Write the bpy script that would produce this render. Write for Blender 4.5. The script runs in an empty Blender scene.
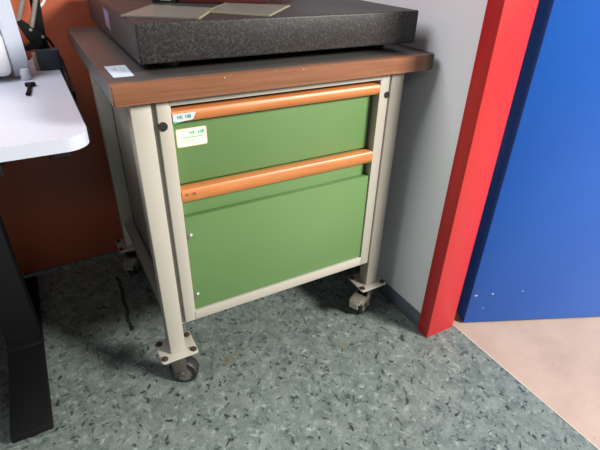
import bpy, bmesh, math, random
from mathutils import Vector, Matrix
random.seed(4)
C = bpy.context.scene.collection
PI = math.pi

# ------------------------------------------------------------------ helpers
class MB:
    """collects shapes in one bmesh, builds ONE mesh object"""
    def __init__(s): s.bm = bmesh.new()
    def box(s, a, b, bev=0.0, seg=2, rot=None, piv=None, mi=0):
        a = Vector(a); b = Vector(b)
        r = bmesh.ops.create_cube(s.bm, size=1.0)
        vs = r['verts']; c = (a+b)/2; d = b-a
        for v in vs: v.co = Vector((v.co.x*d.x, v.co.y*d.y, v.co.z*d.z))+c
        if bev > 0:
            es = list({e for v in vs for e in v.link_edges})
            rr = bmesh.ops.bevel(s.bm, geom=es, offset=bev, segments=seg, profile=0.5, affect='EDGES', clamp_overlap=True)
            vs = list({v for f in rr['faces'] for v in f.verts} | {v for v in vs if v.is_valid})
        if rot is not None:
            p = Vector(piv) if piv is not None else c
            for v in vs: v.co = rot @ (v.co-p) + p
        for f in {f for v in vs for f in v.link_faces}: f.material_index = mi
        return vs
    def cyl(s, p0, p1, r, r2=None, seg=24, bev=0.0, mi=0):
        p0 = Vector(p0); p1 = Vector(p1); d = p1-p0
        rr = bmesh.ops.create_cone(s.bm, cap_ends=True, segments=seg, radius1=r, radius2=r if r2 is None else r2, depth=d.length)
        q = Vector((0,0,1)).rotation_difference(d.normalized())
        vs = rr['verts']
        for v in vs: v.co = q @ v.co + (p0+p1)/2
        if bev > 0:
            es = [e for e in {e for v in vs for e in v.link_edges} if any(len(f.verts) > 4 for f in e.link_faces)]
            rb = bmesh.ops.bevel(s.bm, geom=es, offset=bev, segments=2, profile=0.5, affect='EDGES')
            vs = list({v for f in rb['faces'] for v in f.verts} | {v for v in vs if v.is_valid})
        for f in {f for v in vs for f in v.link_faces}: f.material_index = mi
        return vs
    def tube(s, pts, r, seg=10, mi=0):
        pts = [Vector(p) for p in pts]; rings = []
        up = None
        for i, p in enumerate(pts):
            t = (pts[min(i+1, len(pts)-1)]-pts[max(i-1, 0)]).normalized()
            if up is None:
                up = t.orthogonal().normalized()
            up = (up - t*up.dot(t)).normalized(); w = t.cross(up)
            rings.append([s.bm.verts.new(p+(up*math.cos(2*PI*k/seg)+w*math.sin(2*PI*k/seg))*r) for k in range(seg)])
        for a, b in zip(rings, rings[1:]):
            for k in range(seg):
                f = s.bm.faces.new((a[k], a[(k+1) % seg], b[(k+1) % seg], b[k])); f.material_index = mi
        s.bm.faces.new(rings[0][::-1]).material_index = mi; s.bm.faces.new(rings[-1]).material_index = mi
    def prism(s, pts, vec, bev=0.0, mi=0, seg=2):
        """polygon pts (3d) extruded by vec"""
        vec = Vector(vec)
        a = [s.bm.verts.new(Vector(p)) for p in pts]; b = [s.bm.verts.new(Vector(p)+vec) for p in pts]
        n = len(pts); fs = [s.bm.faces.new(a), s.bm.faces.new(b[::-1])]
        for k in range(n): fs.append(s.bm.faces.new((a[k], b[k], b[(k+1) % n], a[(k+1) % n])))
        if bev > 0:
            es = list({e for f in fs[:2] for e in f.edges})
            rb = bmesh.ops.bevel(s.bm, geom=es, offset=bev, segments=seg, profile=0.5, affect='EDGES')
            fs = [f for f in fs if f.is_valid]+rb['faces']
        for f in fs: f.material_index = mi
    def build(s, name, mats, parent=None, smooth=True):
        bmesh.ops.recalc_face_normals(s.bm, faces=s.bm.faces[:])
        me = bpy.data.meshes.new(name); s.bm.to_mesh(me); s.bm.free()
        if not isinstance(mats, (list, tuple)): mats = [mats]
        for m in mats: me.materials.append(m)
        if smooth:
            for p in me.polygons: p.use_smooth = True
            me.set_sharp_from_angle(angle=math.radians(32))
        o = bpy.data.objects.new(name, me); C.objects.link(o)
        if parent:
            o.parent = parent
            # geometry is given in the thing's frame (or world, for things whose base is at the origin)
        return o

def empty(name, label, cat, loc=(0,0,0), rz=0, group=None):
    o = bpy.data.objects.new(name, None); C.objects.link(o)
    o.empty_display_size = .05
    o.location = loc; o.rotation_euler = (0,0,rz); o['label'] = label; o['category'] = cat
    if group: o['group'] = group
    return o
def tag(o, label, cat, group=None):
    o['label'] = label; o['category'] = cat
    if group: o['group'] = group
    return o
def structure(o, label, cat):
    o['kind'] = 'structure'; o['label'] = label; o['category'] = cat
    return o
def lab(o, t): o['label'] = t; return o
def rounded(x0, y0, x1, y1, radii, n=8):
    """outline, counter clockwise from lower left; radii for ll, lr, ur, ul"""
    out = []
    for (cx, cy, a0, r) in ((x0, y0, PI, radii[0]), (x1, y0, 1.5*PI, radii[1]), (x1, y1, 0, radii[2]), (x0, y1, .5*PI, radii[3])):
        if r <= 0: out.append((cx, cy)); continue
        ox = cx + (r if cx == x0 else -r); oy = cy + (r if cy == y0 else -r)
        for k in range(n+1):
            a = a0 + k/n*PI/2; out.append((ox+r*math.cos(a), oy+r*math.sin(a)))
    return out

# ------------------------------------------------------------------ materials
def srgb(r, g, b):
    f = lambda c: (c/255/12.92) if c/255 <= .04045 else ((c/255+.055)/1.055)**2.4
    return (f(r), f(g), f(b), 1)
def newmat(name):
    m = bpy.data.materials.new(name); m.use_nodes = True
    nt = m.node_tree; return m, nt, nt.nodes['Principled BSDF']
def N(nt, t, **kw):
    n = nt.nodes.new(t)
    for k, v in kw.items():
        if k in n.inputs.keys() if hasattr(n.inputs, 'keys') else False: n.inputs[k].default_value = v
        else: setattr(n, k, v)
    return n
def plain(name, col, rough=.5, metal=0, var=.08, scale=30, bump=0.0, bscale=200, spec=.5):
    m, nt, p = newmat(name)
    tc = nt.nodes.new('ShaderNodeTexCoord')
    no = nt.nodes.new('ShaderNodeTexNoise'); no.inputs['Scale'].default_value = scale; no.inputs['Detail'].default_value = 4
    nt.links.new(tc.outputs['Object'], no.inputs['Vector'])
    mx = nt.nodes.new('ShaderNodeMix'); mx.data_type = 'RGBA'
    c = col[:3]
    mx.inputs[6].default_value = tuple(x*(1-var) for x in c)+(1,); mx.inputs[7].default_value = tuple(min(1, x*(1+var)) for x in c)+(1,)
    nt.links.new(no.outputs['Fac'], mx.inputs[0]); nt.links.new(mx.outputs[2], p.inputs['Base Color'])
    p.inputs['Roughness'].default_value = rough; p.inputs['Metallic'].default_value = metal
    p.inputs['Specular IOR Level'].default_value = spec
    if bump > 0:
        n2 = nt.nodes.new('ShaderNodeTexNoise'); n2.inputs['Scale'].default_value = bscale
        nt.links.new(tc.outputs['Object'], n2.inputs['Vector'])
        b = nt.nodes.new('ShaderNodeBump'); b.inputs['Strength'].default_value = bump; b.inputs['Distance'].default_value = .002
        nt.links.new(n2.outputs['Fac'], b.inputs['Height']); nt.links.new(b.outputs[0], p.inputs['Normal'])
    return m
def ramp(nt, stops, fac):
    r = nt.nodes.new('ShaderNodeValToRGB'); e = r.color_ramp.elements
    e[0].position, e[0].color = stops[0]; e[1].position, e[1].color = stops[1]
    for pos, col in stops[2:]:
        k = e.new(pos); k.color = col
    nt.links.new(fac, r.inputs[0]); return r
def mixc(nt, fac, a, b):
    mx = nt.nodes.new('ShaderNodeMix'); mx.data_type = 'RGBA'
    for s, v in ((0, fac), (6, a), (7, b)):
        if hasattr(v, 'is_output'): nt.links.new(v, mx.inputs[s])
        else: mx.inputs[s].default_value = v
    return mx.outputs[2]
def mathn(nt, op, a, b=None, clamp=False):
    m = nt.nodes.new('ShaderNodeMath'); m.operation = op; m.use_clamp = clamp
    for i, v in enumerate((a, b)):
        if v is None: continue
        if hasattr(v, 'is_output'): nt.links.new(v, m.inputs[i])
        else: m.inputs[i].default_value = v
    return m.outputs[0]
def mapping(nt, src, scale=(1,1,1), rot=(0,0,0), loc=(0,0,0)):
    m = nt.nodes.new('ShaderNodeMapping'); m.inputs['Scale'].default_value = scale
    m.inputs['Rotation'].default_value = rot; m.inputs['Location'].default_value = loc
    nt.links.new(src, m.inputs['Vector']); return m.outputs[0]
def noise(nt, vec, scale, detail=3, rough=.5, dist=0):
    n = nt.nodes.new('ShaderNodeTexNoise'); n.inputs['Scale'].default_value = scale
    n.inputs['Detail'].default_value = detail; n.inputs['Roughness'].default_value = rough; n.inputs['Distortion'].default_value = dist
    nt.links.new(vec, n.inputs['Vector']); return n.outputs['Fac']

def wood_mat(name, c1, c2, rough=.38, grain=(3, 60, 60), top=None):
    m, nt, p = newmat(name)
    tc = nt.nodes.new('ShaderNodeTexCoord')
    v = mapping(nt, tc.outputs['Object'], scale=grain)
    f = noise(nt, v, 1.6, 6, .6, .6)
    r = ramp(nt, [(.3, c1), (.7, c2)], f)
    out = r.outputs[0]
    f2 = noise(nt, tc.outputs['Object'], 7, 3)
    out = mixc(nt, mathn(nt, 'MULTIPLY', f2, .35), out, tuple(x*.6 for x in c1[:3])+(1,))
    if top:
        # shade and grey sheen painted into the working face colour, the front edge keeps the wood colour,
        # the right front corner is rubbed dark
        g = nt.nodes.new('ShaderNodeNewGeometry'); sp = nt.nodes.new('ShaderNodeSeparateXYZ')
        nt.links.new(tc.outputs['Object'], sp.inputs[0])
        d = mathn(nt, 'SUBTRACT', sp.outputs['Y'], -.021)
        e = mathn(nt, 'ADD', d, mathn(nt, 'MULTIPLY', mathn(nt, 'SUBTRACT', noise(nt, tc.outputs['Object'], 25, 4), .5), .018))
        k = mathn(nt, 'MULTIPLY', e, 45, clamp=True)
        out = mixc(nt, k, out, mixc(nt, noise(nt, v, 1.2, 6), top[0], top[1]))
        dx = mathn(nt, 'ADD', mathn(nt, 'SUBTRACT', sp.outputs['X'], .692),
                   mathn(nt, 'MULTIPLY', mathn(nt, 'SUBTRACT', noise(nt, tc.outputs['Object'], 60, 4), .5), .03))
        out = mixc(nt, mathn(nt, 'MULTIPLY', mathn(nt, 'MULTIPLY', dx, 60, clamp=True), .9), out, srgb(52, 36, 32))
        # small pale nicks in the edge
        vo = nt.nodes.new('ShaderNodeTexVoronoi'); vo.inputs['Scale'].default_value = 26
        nt.links.new(tc.outputs['Object'], vo.inputs['Vector'])
        out = mixc(nt, mathn(nt, 'LESS_THAN', vo.outputs['Distance'], .035), out, srgb(225, 190, 160))
    nt.links.new(out, p.inputs['Base Color']); p.inputs['Roughness'].default_value = rough
    b = nt.nodes.new('ShaderNodeBump'); b.inputs['Strength'].default_value = .15; b.inputs['Distance'].default_value = .001
    nt.links.new(f, b.inputs['Height']); nt.links.new(b.outputs[0], p.inputs['Normal'])
    return m

def granite_mat():
    m, nt, p = newmat('dark_granite')
    tc = nt.nodes.new('ShaderNodeTexCoord'); o = tc.outputs['Object']
    vo = nt.nodes.new('ShaderNodeTexVoronoi'); vo.inputs['Scale'].default_value = 340
    nt.links.new(o, vo.inputs['Vector'])
    sp = nt.nodes.new('ShaderNodeSeparateColor'); nt.links.new(vo.outputs['Color'], sp.inputs[0])
    f = mathn(nt, 'ADD', mathn(nt, 'MULTIPLY', sp.outputs[0], .55), mathn(nt, 'MULTIPLY', noise(nt, o, 160, 4, .6), .6))
    r = ramp(nt, [(.25, srgb(32, 31, 31)), (.62, srgb(45, 43, 42)), (.9, srgb(70, 68, 66))], f)
    nt.links.new(r.outputs[0], p.inputs['Base Color']); p.inputs['Roughness'].default_value = .45; p.inputs['Specular IOR Level'].default_value = .3
    b = nt.nodes.new('ShaderNodeBump'); b.inputs['Strength'].default_value = .12; b.inputs['Distance'].default_value = .001
    nt.links.new(f, b.inputs['Height']); nt.links.new(b.outputs[0], p.inputs['Normal'])
    return m

def lino_mat():
    m, nt, p = newmat('marbled_linoleum')
    tc = nt.nodes.new('ShaderNodeTexCoord'); o = tc.outputs['Object']
    base = ramp(nt, [(.3, srgb(78, 90, 87)), (.7, srgb(138, 147, 140))], noise(nt, o, 24, 6, .72, .6)).outputs[0]
    base = mixc(nt, mathn(nt, 'MULTIPLY', noise(nt, o, 3.0, 3), .35), base, srgb(100, 114, 112))
    # short pale and dark dashes lying in several directions
    for i, (ang, off) in enumerate(((.2, 0), (1.0, 3.7), (1.8, 8.1), (2.6, 5.5))):
        v = mapping(nt, mapping(nt, o, rot=(0, 0, ang)), scale=(34, 60, 34), loc=(off, off*.7, 0))
        f = noise(nt, v, 1.0, 4, .6, .25)
        base = mixc(nt, mathn(nt, 'MULTIPLY', mathn(nt, 'SUBTRACT', f, .60), 5, clamp=True), base, srgb(168, 180, 173))
    for i, (ang, off) in enumerate(((.9, 11.3), (2.3, 15.9), (-.2, 21.0), (1.6, 33.0))):
        v = mapping(nt, mapping(nt, o, rot=(0, 0, ang)), scale=(30, 68, 30), loc=(off, off*.7, 0))
        f = noise(nt, v, 1.0, 4, .55, .35)
        base = mixc(nt, mathn(nt, 'MULTIPLY', mathn(nt, 'MULTIPLY', mathn(nt, 'SUBTRACT', f, .612), 13, clamp=True), .9), base, srgb(36, 44, 45))
    # long black scuff and brown stains (worn marks with their own shape)
    sp = nt.nodes.new('ShaderNodeSeparateXYZ'); nt.links.new(o, sp.inputs[0])
    X, Y = sp.outputs['X'], sp.outputs['Y']
    wob = mathn(nt, 'MULTIPLY', mathn(nt, 'SUBTRACT', noise(nt, o, 12, 3), .5), .03)
    lx = mathn(nt, 'ADD', mathn(nt, 'SUBTRACT', mathn(nt, 'ADD', X, .054), mathn(nt, 'MULTIPLY', mathn(nt, 'SUBTRACT', Y, .42), .054)), wob)
    ink = mathn(nt, 'MULTIPLY', mathn(nt, 'LESS_THAN', mathn(nt, 'ABSOLUTE', lx), .0055), mathn(nt, 'LESS_THAN', mathn(nt, 'ABSOLUTE', mathn(nt, 'SUBTRACT', Y, .42)), .15))
    base = mixc(nt, mathn(nt, 'MULTIPLY', ink, .85), base, srgb(25, 28, 32))
    for (sx, sy, rr) in ((.162, .02, .03), (.491, -.086, .02)):
        d = mathn(nt, 'ADD', mathn(nt, 'POWER', mathn(nt, 'SUBTRACT', X, sx), 2), mathn(nt, 'POWER', mathn(nt, 'MULTIPLY', mathn(nt, 'SUBTRACT', Y, sy), 1.9), 2))
        s = mathn(nt, 'SUBTRACT', 1.0, mathn(nt, 'DIVIDE', mathn(nt, 'SQRT', d), rr), clamp=True)
        s = mathn(nt, 'MULTIPLY', s, noise(nt, o, 70, 3))
        base = mixc(nt, mathn(nt, 'MULTIPLY', s, 1.3, clamp=True), base, srgb(120, 92, 50))
    nt.links.new(base, p.inputs['Base Color']); p.inputs['Roughness'].default_value = .42
    p.inputs['Specular IOR Level'].default_value = .35
    return m

def hall_mat():
    m, nt, p = newmat('beige_hall_floor')
    tc = nt.nodes.new('ShaderNodeTexCoord'); o = tc.outputs['Object']
    base = ramp(nt, [(.3, srgb(166, 144, 130)), (.72, srgb(186, 164, 148))], noise(nt, o, 6, 5, .6)).outputs[0]
    vo = nt.nodes.new('ShaderNodeTexVoronoi'); vo.inputs['Scale'].default_value = 22
    nt.links.new(o, vo.inputs['Vector'])
    base = mixc(nt, mathn(nt, 'MULTIPLY', mathn(nt, 'LESS_THAN', vo.outputs['Distance'], .055), .5), base, srgb(120, 100, 92))
    nt.links.new(base, p.inputs['Base Color']); p.inputs['Roughness'].default_value = .5
    return m

def door_mat():
    m, nt, p = newmat('blue_door_paint')
    tc = nt.nodes.new('ShaderNodeTexCoord'); o = tc.outputs['Object']
    base = ramp(nt, [(.3, srgb(14, 86, 180)), (.7, srgb(20, 94, 188))], noise(nt, o, 2.5, 3)).outputs[0]
    sp = nt.nodes.new('ShaderNodeSeparateXYZ'); nt.links.new(o, sp.inputs[0])
    for (cx, cz, rx, rz, col) in CHIPS:
        dx = mathn(nt, 'DIVIDE', mathn(nt, 'SUBTRACT', sp.outputs['X'], cx), rx)
        dz = mathn(nt, 'DIVIDE', mathn(nt, 'SUBTRACT', sp.outputs['Z'], cz), rz)
        d = mathn(nt, 'ADD', mathn(nt, 'ADD', mathn(nt, 'POWER', dx, 2), mathn(nt, 'POWER', dz, 2)), mathn(nt, 'MULTIPLY', noise(nt, o, 300, 2), .8))
        base = mixc(nt, mathn(nt, 'LESS_THAN', d, 1.3), base, col)
    nt.links.new(base, p.inputs['Base Color']); p.inputs['Roughness'].default_value = .4
    return m

M = {}
M['cream'] = plain('cream_grey_paint', srgb(180, 175, 163), .42, var=.05, scale=18)
M['grey'] = plain('warm_grey_paint', srgb(168, 164, 154), .45, var=.05, scale=18)
M['green'] = plain('reseda_green_paint', srgb(98, 132, 80), .40, var=.04, scale=9, bump=.05, bscale=400)
M['beech_handle'] = wood_mat('orange_beech_varnish', srgb(190, 114, 60), srgb(214, 140, 82), .40, (5, 70, 70))
M['worktop'] = wood_mat('oiled_beech_worktop', srgb(124, 81, 56), srgb(156, 105, 75), .36, (3, 60, 80), (srgb(54, 54, 53), srgb(84, 82, 79)))
M['granite'] = granite_mat()
M['rubber'] = plain('black_rubber', srgb(24, 24, 26), .6)
M['black'] = plain('black_powder_coat', srgb(11, 11, 13), .7, spec=.25)
M['slate'] = plain('slate_grey_metal', srgb(58, 62, 74), .45)
M['steel'] = plain('zinc_plated_steel', srgb(196, 190, 176), .38, metal=.75, var=.1, scale=60)
M['dsteel'] = plain('dull_steel', srgb(120, 116, 108), .5, metal=.6, var=.15, scale=60)
M['screw'] = plain('dark_screw_steel', srgb(96, 78, 66), .45, metal=.5, var=.2, scale=200)
M['tyre'] = plain('grey_black_tyre', srgb(40, 40, 40), .55)
M['hub'] = plain('grey_plastic_hub', srgb(112, 110, 102), .5)
M['wall'] = plain('white_wall_paint', srgb(236, 236, 239), .75, var=.02, scale=3, bump=.05, bscale=180)
M['orange'] = plain('orange_wall_laminate', srgb(164, 82, 56), .36, var=.04, scale=2)
M['skirt'] = plain('grey_vinyl_skirting', srgb(96, 104, 112), .5, var=.04)
M['red'] = plain('red_frame_paint', srgb(190, 38, 42), .42, var=.03, scale=4)
M['hall'] = hall_mat()
M['lino'] = lino_mat()
M['seam'] = plain('pale_joint_strip', srgb(206, 196, 186), .5)
M['desk'] = plain('white_laminate', srgb(196, 201, 214), .34, var=.02)
M['deskedge'] = plain('cream_white_edging', srgb(238, 230, 222), .4, var=.02)
M['white'] = plain('white_plastic', srgb(206, 208, 216), .35, var=.02)
M['paper'] = plain('bluish_white_paper', srgb(186, 204, 220), .7, var=.04, scale=40)
M['label'] = plain('cream_label_paper', srgb(232, 229, 216), .6, var=.03)
M['labeledge'] = plain('yellowed_label_edge', srgb(206, 190, 150), .6)
M['teal'] = plain('teal_print', srgb(40, 150, 134), .6)
M['gprint'] = plain('green_print', srgb(66, 190, 128), .6)
M['grprint'] = plain('grey_print', srgb(186, 188, 180), .6)
M['stamp'] = plain('dark_stamp', srgb(120, 74, 40), .6)
M['sheet'] = plain('grey_sheet', srgb(102, 104, 98), .35, var=.1, scale=20)
M['sheetedge'] = plain('yellow_green_edge', srgb(140, 140, 108), .4)
M['maroon'] = plain('dark_maroon_case', srgb(66, 26, 26), .4)
M['wood_pale'] = plain('pale_wood', srgb(206, 170, 136), .5, var=.08, scale=40)
M['silver'] = plain('silver_tube', srgb(168, 164, 156), .35, metal=.6)
M['wcable'] = plain('white_cable', srgb(226, 222, 218), .5)
M['stickr'] = plain('lilac_sticker', srgb(112, 108, 136), .5, var=.3, scale=60)
M['orprint'] = plain('red_print', srgb(138, 76, 72), .5)
mc, nt, p = newmat('clear_bluish_plastic')
p.inputs['Base Color'].default_value = srgb(216, 226, 240); p.inputs['Roughness'].default_value = .25
p.inputs['Transmission Weight'].default_value = .35; p.inputs['IOR'].default_value = 1.2
M['clear'] = mc

# ------------------------------------------------------------------ the setting
b = MB(); b.box((-2.6, -3.2, -.06), (.8466, .80, 0)); 
structure(b.build('floor', M['lino'], smooth=False), 'grey green marbled linoleum floor of the workshop', 'floor')
b = MB(); b.box((.8490, -3.2, -.06), (3.2, 1.6, 0))
structure(b.build('floor_hallway', M['hall'], smooth=False), 'pinkish beige floor beyond the doorway', 'floor')
b = MB(); b.box((.8466, -3.2, -.06), (.8490, -.137, .0012))
structure(b.build('trim_1', M['seam'], smooth=False), 'pale joint strip between the green and the beige floor', 'trim')
b = MB(); b.box((-2.6, .7253, .006), (.742, .80, 2.7))
structure(b.build('wall_back', M['orange'], smooth=False), 'orange wall behind the trolley and the desk', 'wall')
b = MB(); b.box((.742, -.1375, 0), (.832, .80, 2.7))
structure(b.build('wall_right', M['wall'], smooth=False), 'white wall to the right of the trolley', 'wall')
b = MB(); b.box((.738, -.1372, 0), (.742, .7253, .056), .0012)
structure(b.build('baseboard_right', M['skirt']), 'low grey skirting along the white wall', 'skirting')
b = MB(); b.box((.732, -.1807, 0), (.8402, -.1367, 2.08), .0015)
structure(b.build('trim_2', M['red']), 'bright red door jamb at the end of the white wall', 'door frame')
# door leaf, open into the hall, hinged at the red jamb
DA = math.radians(-24.1)
LEAF_O = Vector((.880, -.188, 0))
CHIPS = []
door = bpy.data.objects.new('door_1', None)
#DOORCHIPS
def chip(x, z, rx, rz, c=srgb(225, 228, 232)): CHIPS.append((x, z, rx, rz, c))
#CHIPS
chip(.017, .117, .0055, .0030); chip(.069, .122, .0040, .0026); chip(.052, .064, .0020, .0020); chip(.165, .128, .0024, .002)
chip(.163, .036, .003, .002, srgb(40, 46, 70)); chip(.135, .020, .003, .0015, srgb(40, 46, 70))
M['door'] = door_mat()
b = MB(); b.box((0, 0, .006), (.92, .060, 2.06), .0012)
d = b.build('door_1', M['door']); d.location = LEAF_O; d.rotation_euler = (0, 0, DA)
structure(d, 'blue door leaf standing open beyond the red jamb', 'door')

# ------------------------------------------------------------------ the trolley
ZT, ZB, ZL, ZF = .8136, .7777, .1206, .2144
LW, XL1 = .0398, .0482
XR = .6564                     # outer face of right legs
YR = .5569                     # front face of rear legs
tr = empty('workbench_trolley', 'green drawer trolley with cream legs, brown wooden top and four casters', 'trolley')
# worktop
b = MB()
o = rounded(-.0295, -.0282, .7235, .6647, (.004, .012, .006, .004))
b.prism([(x, y, ZB) for x, y in o], (0, 0, ZT-ZB), bev=.003)
lab(b.build('worktop', M['worktop'], tr), 'brown wooden worktop with a dark worn right corner')
# four legs
def leg(x, y):
    b = MB(); b.box((x, y, ZL), (x+LW, y+LW, ZB), .0035, 2)
    b.build('leg', M['cream'], tr)
for x, y in ((0, 0), (XR-LW, 0), (0, YR), (XR-LW, YR)): leg(x, y)
# rails between the legs
for x in (.010, XR-.038):
    b = MB(); b.box((x, LW, .188), (x+.028, YR, .222), .006, 3); b.build('side_rail', M['grey'], tr)
b = MB(); b.box((LW, YR+.008, .188), (XR-LW, YR+.034, .222), .004); b.build('rear_rail', M['grey'], tr)
for x in (.0405, XR-.0485):
    b = MB(); b.box((x, .007, ZF-.010), (x+.008, YR-.0005, ZB), .001); b.build('side_panel', M['grey'], tr)
# cabinet body (hollow carcass) and cream face frame
YF = -.0036
X0, X1 = XL1, .6082
XI0, XI1 = .0756, .5808
b = MB()
b.box((X0+.001, .012, ZF), (X0+.014, .575, ZB)); b.box((X1-.014, .012, ZF), (X1-.001, .575, ZB))
b.box((X0+.001, .012, ZF), (X1-.001, .575, ZF+.014)); b.box((X0+.001, .562, ZF), (X1-.001, .575, ZB))
b.box((X0+.014, .05, ZB-.012), (X1-.014, .562, ZB))
b.build('cabinet_body', M['grey'], tr)
b = MB()
b.box((X0, YF, ZF), (XI0, .030, ZB), .0015); b.box((XI1, YF, ZF), (X1, .030, ZB), .0015)
b.box((XI0-.004, YF, ZF), (XI1+.004, .030, ZF+.027), .0015); b.box((XI0-.004, YF, .7600), (XI1+.004, .030, ZB), .0015)
ff = b.build('face_frame', M['cream'], tr)
for x in (.056, .6035):
    b = MB(); b.cyl((x, YF-.0018, .7225), (x, YF+.003, .7225), .0092 if x < .3 else .0078, seg=28, bev=.0008)
    lab(b.build('hole_plug', M['rubber'], ff), 'round black plug')
# wooden grip strips: rounded profile, undercut below
def grip(z0, z1, yfr, yb, parent):
    h = z1-z0
    prof = [(yb, z1), (yfr+.008, z1), (yfr+.003, z1-.002), (yfr, z1-.007), (yfr, z0+h*.42), (yfr+.002, z0+.006), (yfr+.006, z0+.001), (yfr+.010, z0), (yfr+.014, z0+.003), (yb, z0+.006)]
    b = MB(); b.prism([(XI0+.0005, y, z) for y, z in prof], (XI1-XI0-.001, 0, 0))
    return b.build('grip_strip', M['beech_handle'], parent)
# drawer: recessed green face, grip strip along the top
dr = None
b = MB(); b.box((XI0+.001, .020, .582), (XI1-.006, .036, .746), .0018)
b.box((XI0+.012, .036, .600), (XI1-.012, .50, .735))
dr = b.build('drawer', M['green'], tr)
g1 = lab(grip(.7245, .7505, -.0046, .0205, dr), 'orange varnished wooden grip of the drawer')
# door: stepped green front, grip strip, hinges
b = MB()
b.box((XI0+.001, .0005, .2435), (XI1-.0015, .018, .5075), .0016)
b.box((XI0+.001, .018, .2435), (XI1-.006, .034, .577), .0016)
dd = b.build('door', M['green'], tr)
g2 = lab(grip(.5455, .5795, -.0046, .0185, dd), 'orange varnished wooden grip of the lower door')
for z in (.4625, .291):
    b = MB(); b.box((XI0-.001, -.0012, z-.011), (XI0+.006, .004, z+.011), .0008); b.build('hinge', M['dsteel'], dd)
    b = MB(); b.cyl((XI0+.0115, -.0012, z), (XI0+.0115, .002, z), .0032, seg=16, bev=.0005); lab(b.build('rivet', M['white'], dd), 'small pale rivet')
# labels: illegible makers' marks as small printed strokes
def strokes(b, x, y, z, w, h, kinds, mi, t=.0003):
    for kd in kinds:
        th = w*.26
        if kd == 'H':
            b.box((x, y-t, z), (x+th, y, z+h), mi=mi); b.box((x+w-th, y-t, z), (x+w, y, z+h), mi=mi); b.box((x+th, y-t, z+h*.4), (x+w-th, y, z+h*.62), mi=mi)
        elif kd == 'K':
            b.box((x, y-t, z), (x+th, y, z+h), mi=mi)
            b.prism([(x+th, y, z+h*.4), (x+w-th, y, z), (x+w, y, z), (x+th, y, z+h*.66)], (0, -t, 0), mi=mi)
            b.prism([(x+th, y, z+h*.4), (x+w, y, z+h), (x+w-th, y, z+h), (x+th, y, z+h*.66)], (0, -t, 0), mi=mi)
        elif kd == 'M':
            for q in (0, .37, .74): b.box((x+w*q, y-t, z), (x+w*q+th, y, z+h), mi=mi)
            b.box((x+th, y-t, z+h*.72), (x+w-th, y, z+h*.92), mi=mi)
        x += w*1.18
    return x
b = MB()
o = rounded(.0845, .6645, .1500, .7045, (.004,)*4, 4)
b.prism([(x, .0199, z) for x, z in o], (0, -.0007, 0), mi=1)
o = rounded(.0862, .6662, .1483, .7028, (.003,)*4, 4)
b.prism([(x, .0192, z) for x, z in o], (0, -.0003, 0), mi=0)
y = .0189
xx = strokes(b, .1130, y, .6905, .0058, .0072, 'HK', 2); strokes(b, xx+.0045, y, .6905, .0058, .0072, 'HM', 2)
b.box((.0950, y-.0003, .6838), (.1420, y, .6855), mi=2)
b.box((.0960, y-.0003, .6778), (.1420, y, .6792), mi=3); b.box((.0960, y-.0003, .6735), (.1330, y, .6747), mi=3)
lab(b.build('label_sticker', [M['label'], M['labeledge'], M['gprint'], M['grprint']], dr), 'cream label with green print')
b = MB()
yq = -.0047
b.prism([(x, yq, z) for x, z in ((.0766, .7440), (.1235, .7440), (.1165, .7300), (.0900, .7275), (.0766, .7250))], (0, -.0006, 0), mi=0)
b.prism([(x, yq-.0006, z) for x, z in ((.0766, .7300), (.0885, .7280), (.0815, .7258), (.0766, .7250))], (0, -.0003, 0), mi=2)
xx = strokes(b, .0855, yq-.0006, .7335, .0052, .0068, 'HK', 1); strokes(b, xx+.0035, yq-.0006, .7335, .0052, .0068, 'HM', 1)
lab(b.build('corner_sticker', [M['white'], M['teal'], M['gprint']], dr), 'white corner sticker with teal marks')
b = MB()
xx = strokes(b, .0830, -.0046, .5630, .0042, .0062, 'HK', 0, .0002); strokes(b, xx+.0045, -.0046, .5630, .0042, .0062, 'HM', 0, .0002)
b.build('stamped_mark', M['stamp'], dd)

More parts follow.
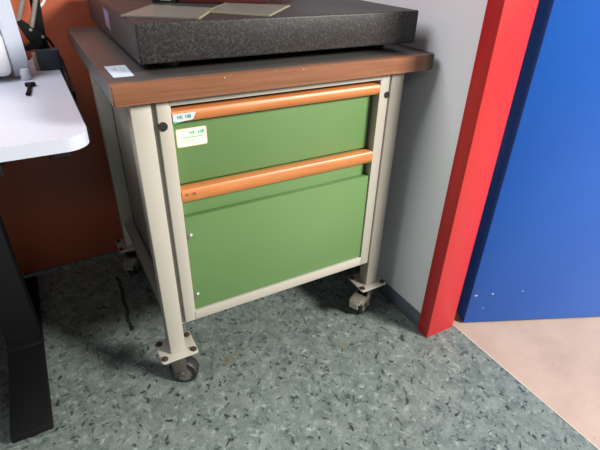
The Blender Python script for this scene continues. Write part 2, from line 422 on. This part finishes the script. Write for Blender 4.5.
# casters
def caster(x, y, ang, brake):
    """x, y: centre of the leg; ang: direction in which the wheel trails"""
    cst = None
    b = MB(); o = rounded(x-.0475, y-.043, x+.0475, y+.043, (.008,)*4, 4)
    b.prism([(px, py, ZL-.0045) for px, py in o], (0, 0, .0045), bev=.0008)
    cst = b.build('caster', M['cream'], tr); lab(cst, 'caster with a screwed mounting plate')
    for sx in (-1, 1):
        for sy in (-1, 1):
            b = MB(); px, py = x+sx*.0375, y+sy*.029
            b.cyl((px, py, ZL), (px, py, ZL+.0015), .0085, seg=20); b.cyl((px, py, ZL+.0015), (px, py, ZL+.006), .0058, seg=6)
            b.build('screw', M['screw'], cst)
    R = Matrix.Rotation(ang, 3, 'Z'); P = Vector((x, y, 0))
    def T(v): return R @ Vector(v) + P
    r = .040; wx = .012
    b = MB(); b.cyl(T((0, 0, ZL-.020)), T((0, 0, ZL-.0045)), .028, seg=28, bev=.003)
    for s in (-1, 1):
        pr = [(-.022, ZL-.020), (.026, ZL-.020), (wx+.014, r+.006), (wx+.008, r-.012), (wx-.008, r-.012), (wx-.018, r+.010), (-.016, ZL-.04)]
        pts = [T((px, s*.020, pz)) for px, pz in pr]
        b.prism(pts, R @ Vector((0, -s*.003, 0)), bev=.0006)
    b.box((-1, -1, 0), (-1, -1, 0)) if False else None
    b.cyl(T((wx, -.0235, r)), T((wx, .0235, r)), .007, seg=12)
    b.build('fork', M['dsteel'], cst)
    b = MB()
    # tyre with rounded shoulders
    seg = 40; prof = [(r-.012, -.0155), (r-.003, -.0155), (r-.0008, -.012), (r, -.006), (r, .006), (r-.0008, .012), (r-.003, .0155), (r-.012, .0155)]
    rings = []
    for k in range(seg):
        a = 2*PI*k/seg
        rings.append([b.bm.verts.new(T((wx+math.cos(a)*q, w, r+math.sin(a)*q))) for q, w in prof])
    for k in range(seg):
        A, B = rings[k], rings[(k+1) % seg]
        for j in range(len(prof)): b.bm.faces.new((A[j], A[(j+1) % len(prof)], B[(j+1) % len(prof)], B[j]))
    b.build('tyre', M['tyre'], cst)
    b = MB(); b.cyl(T((wx, -.014, r)), T((wx, .014, r)), r-.0118, seg=36, bev=.003); b.build('wheel_hub', M['hub'], cst)
    if brake:
        b = MB()
        Q = Matrix.Rotation(ang, 3, 'Z') @ Matrix.Rotation(math.radians(4), 3, 'Y')
        def U(v): return Q @ Vector(v) + P + Vector((0, 0, ZL-.042))
        b.prism([U(v) for v in ((.030, -.022, .0), (.074, -.019, .0), (.078, -.014, 0), (.078, .014, 0), (.074, .019, 0), (.030, .022, .0))], Q @ Vector((0, 0, .004)), bev=.0008)
        b.prism([U(v) for v in ((.076, -.015, .004), (.080, -.015, .004), (.080, -.015, -.016), (.076, -.015, -.016))], Q @ Vector((0, .030, 0)), bev=.0006)
        for s in (-1, 1): b.prism([U(v) for v in ((.012, s*.0215, .004), (.066, s*.0215, .004), (.060, s*.0215, -.010), (.012, s*.0215, -.014))], Q @ Vector((0, -s*.002, 0)))
        for k in range(4): b.prism([U(v) for v in ((.040+k*.009, -.017, .004), (.0445+k*.009, -.017, .004), (.0445+k*.009, .017, .004), (.040+k*.009, .017, .004))], Q @ Vector((0, 0, .0018)))
        b.build('brake_pedal', M['steel'], cst)
H = LW/2
caster(H, H+.002, math.radians(-32), False)
caster(XR-H, H+.002, math.radians(206), True)
caster(H, YR+H, math.radians(245), True)
caster(XR-H, YR+H, math.radians(100), False)

# ------------------------------------------------------------------ granite surface plate and what lies on it
gp = empty('granite_surface_plate', 'thick dark speckled granite slab lying on the brown worktop', 'surface plate', (.0365, .0235, ZT), math.radians(-.3))
GW, GD, GH, GT = .655, .636, .020, .072
b = MB(); b.box((0, 0, GH), (GW, GD, GH+GT), .004, 3); b.build('slab', M['granite'], gp)
for x, y in ((.07, .07), (GW-.07, .07), (GW/2, GD-.07)):
    b = MB(); b.cyl((x, y, 0), (x, y, GH), .022, .026, seg=24, bev=.002); b.build('foot', M['rubber'], gp)
b = MB(); b.prism([(-.0004, y, z) for y, z in ((.280, .040), (.345, .044), (.345, .082), (.280, .078))], (-.0006, 0, 0), mi=0)
b.prism([(-.001, y, z) for y, z in ((.286, .044), (.318, .047), (.318, .060), (.286, .057))], (-.0003, 0, 0), mi=1)
lab(b.build('sticker', [M['stickr'], M['orprint']], gp), 'lilac and red sticker on the left side')
ZG = ZT+GH+GT
def sheet(name, pts, label, edges):
    b = MB(); b.prism([(x, y, ZG+.0002) for x, y in pts], (0, 0, .0026), mi=0)
    n = len(pts)
    for i in edges:
        p, q = Vector((*pts[i], ZG)), Vector((*pts[(i+1) % n], ZG)); dv = (q-p).normalized(); nn = Vector((dv.y, -dv.x, 0))
        b.prism([p+nn*.0010, q+nn*.0010, q-nn*.0016, p-nn*.0016], (0, 0, .0031), mi=1)
    return tag(b.build(name, [M['sheet'], M['sheetedge']]), label, 'sheet', 'flat sheets on the granite slab')
sheet('flat_sheet', [(.030, .113), (.158, .034), (.238, .172), (.127, .270)], 'dull grey sheet on the left of the granite slab, corner over its edge', [1])
sheet('flat_sheet', [(.205, .132), (.303, .030), (.428, .178), (.300, .258)], 'grey green edged sheet on the granite slab, in front of the maroon case', [0, 1, 3])
cs = empty('instrument_case', 'dark maroon case standing on the back of the granite slab', 'case', (.315, .300, ZG+.0002), math.radians(-26))
b = MB(); b.box((-.105, -.045, 0), (.105, .045, .030), .004); b.build('base', M['maroon'], cs)
b = MB(); b.box((-.105, -.045, .0305), (.105, .045, .055), .005); b.build('lid', M['maroon'], cs)
b = MB(); b.box((-.012, -.0475, .022), (.012, -.045, .040), .0008); b.build('latch', M['dsteel'], cs)
bk = empty('steel_block', 'small black clamping block left of the maroon case on the slab', 'block', (.178, .345, ZG+.0002), math.radians(-12))
b = MB(); b.box((-.030, -.025, 0), (.030, .025, .045), .003); b.build('body', M['black'], bk)
b = MB(); b.box((-.012, -.0262, .004), (.012, -.025, .022), .0006); b.build('name_plate', M['dsteel'], bk)

# paper label on the worktop
b = MB()
b.prism([(x, y, ZT+.0002) for x, y in ((-.0125, .034), (.0240, .034), (.0265, .130), (-.0140, .130))], (0, 0, .0005), mi=0)
for (x0, y0, x1, y1) in ((-.003, .085, .005, .112), (.011, .070, .014, .116), (.017, .070, .0195, .110)):
    b.box((x0, y0, ZT+.0007), (x1, y1, ZT+.0009), mi=1)
tag(b.build('paper_note', [M['paper'], M['grprint']]), 'bluish white paper note on the front left corner of the worktop', 'paper')

# ------------------------------------------------------------------ desk
ZD, TD = .727, .026
dk = empty('standing_desk', 'white desk with rounded corner on a black T foot, left of the trolley', 'desk')
b = MB(); o = rounded(-1.55, -.004, -.076, .700, (.045, .045, .012, .045), 10)
b.prism([(x, y, ZD-TD) for x, y in o], (0, 0, TD), bev=.004, seg=3)
b.build('desktop', M['desk'], dk)
# dark edge profile along the right side
b = MB(); b.box((-.0757, .042, ZD-TD+.001), (-.0725, .690, ZD-.0008), .0008)
lab(b.build('edge_strip', M['black'], dk), 'black edge strip on the right side of the desk')
for cx in (-.342, -1.28):
    b = MB(); b.box((cx-.045, .005, .012), (cx+.045, .660, .032), .004)
    b.box((cx-.045, .30, .032), (cx+.045, .42, .040), .003)
    ft = b.build('foot', M['black'], dk)
    for y in (.035, .63):
        b = MB(); b.cyl((cx, y, 0), (cx, y, .013), .022, seg=24, bev=.002); b.build('glide', M['rubber'], ft)
    b = MB(); b.box((cx-.042, .325, .038), (cx+.042, .395, .44), .004); b.box((cx-.036, .331, .44), (cx+.036, .389, ZD-TD-.04), .003)
    b.build('lifting_column', M['black'], dk)
    b = MB(); b.box((cx-.03, .05, ZD-TD-.042), (cx+.03, .65, ZD-TD-.0005), .003); b.build('bracket', M['black'], dk)
b = MB(); b.box((-1.30, .33, ZD-TD-.040), (-.32, .39, ZD-TD-.002), .003); b.build('crossbeam', M['black'], dk)
b = MB(); b.box((-.150, .004, ZD-TD-.014), (-.114, .034, ZD-TD-.0005), .004, 3); b.build('cable_clip', M['black'], dk)
b = MB(); b.box((-.285, -.004+.012, ZD-TD-.034), (-.226, .09, ZD-TD-.0005), .004, 3); b.build('control_panel', M['black'], dk)

# small T shaped screw on the desk
sc = empty('wing_screw', 'small black T shaped screw lying on the white desk', 'screw', (-.156, .335, ZD), math.radians(-2))
b = MB(); b.cyl((-.004, -.030, .0045), (.001, .052, .0045), .0042, seg=12, bev=.001); b.build('shank', M['black'], sc)
b = MB(); b.box((-.010, .050, .0006), (.013, .064, .0095), .003, 3); b.build('head', M['black'], sc)

# ------------------------------------------------------------------ desk lamp: clamp, knuckle, spring arms
lp = empty('desk_lamp', 'black spring arm lamp clamped to the right edge of the white desk', 'lamp', (0, 0, 0))
b = MB(); b.box((-.1225, .545, ZD+.0003), (-.070, .600, ZD+.052), .003)
b.box((-.0715, .550, ZD-.062), (-.066, .596, ZD+.050), .0015); b.box((-.120, .552, ZD-.066), (-.066, .594, ZD-.058), .0015)
b.cyl((-.100, .573, ZD-.058), (-.100, .573, ZD-TD-.0003), .008, seg=16)
lab(b.build('clamp', M['slate'], lp), 'slate grey desk clamp')
b = MB(); b.cyl((-.108, .572, ZD+.05), (-.108, .572, ZD+.075), .014, seg=20); b.build('pivot', M['black'], lp)
b = MB(); b.prism([(x, .568, z) for x, z in ((-.148, .846), (-.136, .851), (-.112, .826), (-.096, .818), (-.088, .800), (-.086, .775), (-.112, .772), (-.124, .790), (-.134, .806))], (0, .022, 0), bev=.002)
b.prism([(x, .562, z) for x, z in ((-.150, .784), (-.130, .793), (-.116, .786), (-.120, .7795), (-.140, .775))], (0, .030, 0), bev=.002)
kn = b.build('knuckle', M['black'], lp)
for x, z in ((-.120, .826), (-.113, .782), (-.096, .808)):
    b = MB(); b.cyl((x, .5665, z), (x, .5682, z), .0038, seg=16); lab(b.build('rivet', M['silver'], kn), 'pale rivet')
for (x0, z0, x1, z1, r) in ((-.143, .845, -.072, 1.005, .0052), (-.119, .824, -.070, .950, .0052)):
    b = MB(); b.cyl((x0, .574, z0), (x1, .574, z1), r, seg=16)
    for k in range(16):
        t = .08+k*.055; p = Vector((x0, .574, z0)).lerp(Vector((x1, .574, z1)), t); q = Vector((x0, .574, z0)).lerp(Vector((x1, .574, z1)), t+.026)
        b.cyl(p, q, r+.0009, seg=12)
    lab(b.build('spring', M['silver'], lp), 'silver coil spring')
b = MB(); b.prism([(x, .584, z) for x, z in ((-.112, .800), (-.088, .800), (-.060, 1.20), (-.082, 1.20))], (0, .018, 0), bev=.002); b.build('arm', M['black'], lp)
b = MB(); b.box((-.115, .560, 1.19), (-.050, .605, 1.235), .008); b.build('elbow', M['black'], lp)

def bez(pts, n=10):
    """Catmull-Rom through pts"""
    P = [Vector(p) for p in pts]; P = [P[0]*2-P[1]]+P+[P[-1]*2-P[-2]]; out = []
    for i in range(1, len(P)-2):
        for k in range(n):
            t = k/n; a, b_, c, d_ = P[i-1], P[i], P[i+1], P[i+2]
            out.append(.5*((2*b_)+(c-a)*t+(2*a-5*b_+4*c-d_)*t*t+(3*b_-a-3*c+d_)*t**3))
    out.append(P[-2]); return out
b = MB(); b.tube(bez([(-.092, .596, .806), (-.080, .590, .790), (-.066, .560, .752), (-.063, .500, .728), (-.0655, .43, .722), (-.067, .36, .706), (-.068, .300, .668)]), .0034)
lab(b.build('power_cord', M['black'], lp), 'black cord running down beside the right edge of the desk')
b = MB(); b.box((-.0715, .345, ZD-.034), (-.0625, .372, ZD-.010), .002); b.build('cord_sleeve', M['black'], lp)
b = MB(); b.tube(bez([(-.105, .655, .800), (-.098, .650, .842), (-.086, .648, .866), (-.068, .645, .888), (-.060, .640, .93), (-.070, .640, 1.02), (-.085, .64, 1.12)]), .0034)
b.tube(bez([(-.105, .655, .800), (-.112, .655, .765), (-.14, .65, .7305)]), .0034)
tag(b.build('white_cable', M['wcable']), 'white cable rising behind the black lamp arm on the desk', 'cable')

# ------------------------------------------------------------------ white bench machine on the desk
wm = empty('bench_machine', 'white bench machine with a clear side guard on the left of the desk', 'machine', (-.30, .57, ZD))
b = MB(); b.box((-.20, -.12, .012), (.1155, .09, .112), .016, 4); b.build('body', M['white'], wm)
b = MB(); b.box((-.20, -.10, .1125), (.1155, .095, .150), .010, 3); b.build('upper_cover', M['white'], wm)
b = MB(); b.box((-.16, -.114, .075), (.080, -.1195, .098), .004); b.build('front_panel', M['label'], wm)
for x in (-.17, .07):
    for y in (-.08, .07): b = MB(); b.cyl((x, y, 0), (x, y, .013), .014, seg=20); b.build('foot', M['rubber'], wm)
b = MB(); b.prism([(x, -.09, z) for x, z in ((.118, .004), (.156, .004), (.155, .060), (.152, .200), (.147, .260), (.118, .260), (.116, .120))], (0, .05, 0), bev=.008, seg=3)
lab(b.build('side_guard', M['clear'], wm), 'clear bluish side guard')
b = MB(); b.cyl((.142, -.104, 0), (.142, -.104, .026), .012, .010, seg=24, bev=.003); lab(b.build('post', M['white'], wm), 'white round post')
wb = MB(); wb.box((-.1325, .548, ZD+.0003), (-.1232, .570, ZD+.045), .002)
tag(wb.build('wooden_block', M['wood_pale']), 'pale wooden block upright between the lamp clamp and the white machine', 'block')

# ------------------------------------------------------------------ light
def area(name, loc, target, size, power, col):
    l = bpy.data.lights.new(name, 'AREA'); l.shape = 'RECTANGLE'; l.size, l.size_y = size; l.energy = power; l.color = col
    o = bpy.data.objects.new(name, l); C.objects.link(o); o.location = loc
    o.rotation_euler = (Vector(target)-Vector(loc)).to_track_quat('-Z', 'Y').to_euler()
    return o
area('ceiling_lamp_key', (2.38, -2.78, 2.25), (.5, -.1, .3), (.9, .7), 280, (1, .96, .90))
area('fill_light_desk', (-.95, .42, 2.4), (.2, .3, .5), (1.8, 1.0), 54, (.92, .95, 1))  # added unseen fill above the desk, brightens the white wall
area('fill_light_aisle', (-.55, -2.5, 2.2), (.1, .4, .4), (1.0, .5), 6, (.95, .97, 1))  # weak fill added from the front left to lift the rear leg
w = bpy.data.worlds.new('World'); bpy.context.scene.world = w; w.use_nodes = True
bg = w.node_tree.nodes['Background']; bg.inputs[0].default_value = (.85, .92, 1, 1); bg.inputs[1].default_value = .07

# ------------------------------------------------------------------ camera
cam = bpy.data.cameras.new('camera'); cam.sensor_width = 36; cam.lens = 460.85/600*36; cam.clip_start = .02
co = bpy.data.objects.new('camera', cam); C.objects.link(co)
yaw, pitch, roll = -.5227, -.5465, -.0292
Mr = Matrix.Rotation(yaw, 3, 'Z') @ Matrix.Rotation(pitch, 3, 'X') @ Matrix.Rotation(roll, 3, 'Y')
r_, f_, u_ = Mr.col[0], Mr.col[1], Mr.col[2]
mw = Matrix(((r_[0], u_[0], -f_[0]), (r_[1], u_[1], -f_[1]), (r_[2], u_[2], -f_[2]))).to_4x4()
mw.translation = (-.1377, -.8836, 1.0311); co.matrix_world = mw
sc_ = bpy.context.scene; sc_.camera = co
sc_.view_settings.view_transform = 'Standard'; sc_.view_settings.look = 'None'; sc_.view_settings.gamma = 1
sc_.view_settings.use_curve_mapping = False; sc_.view_settings.exposure = 0.0
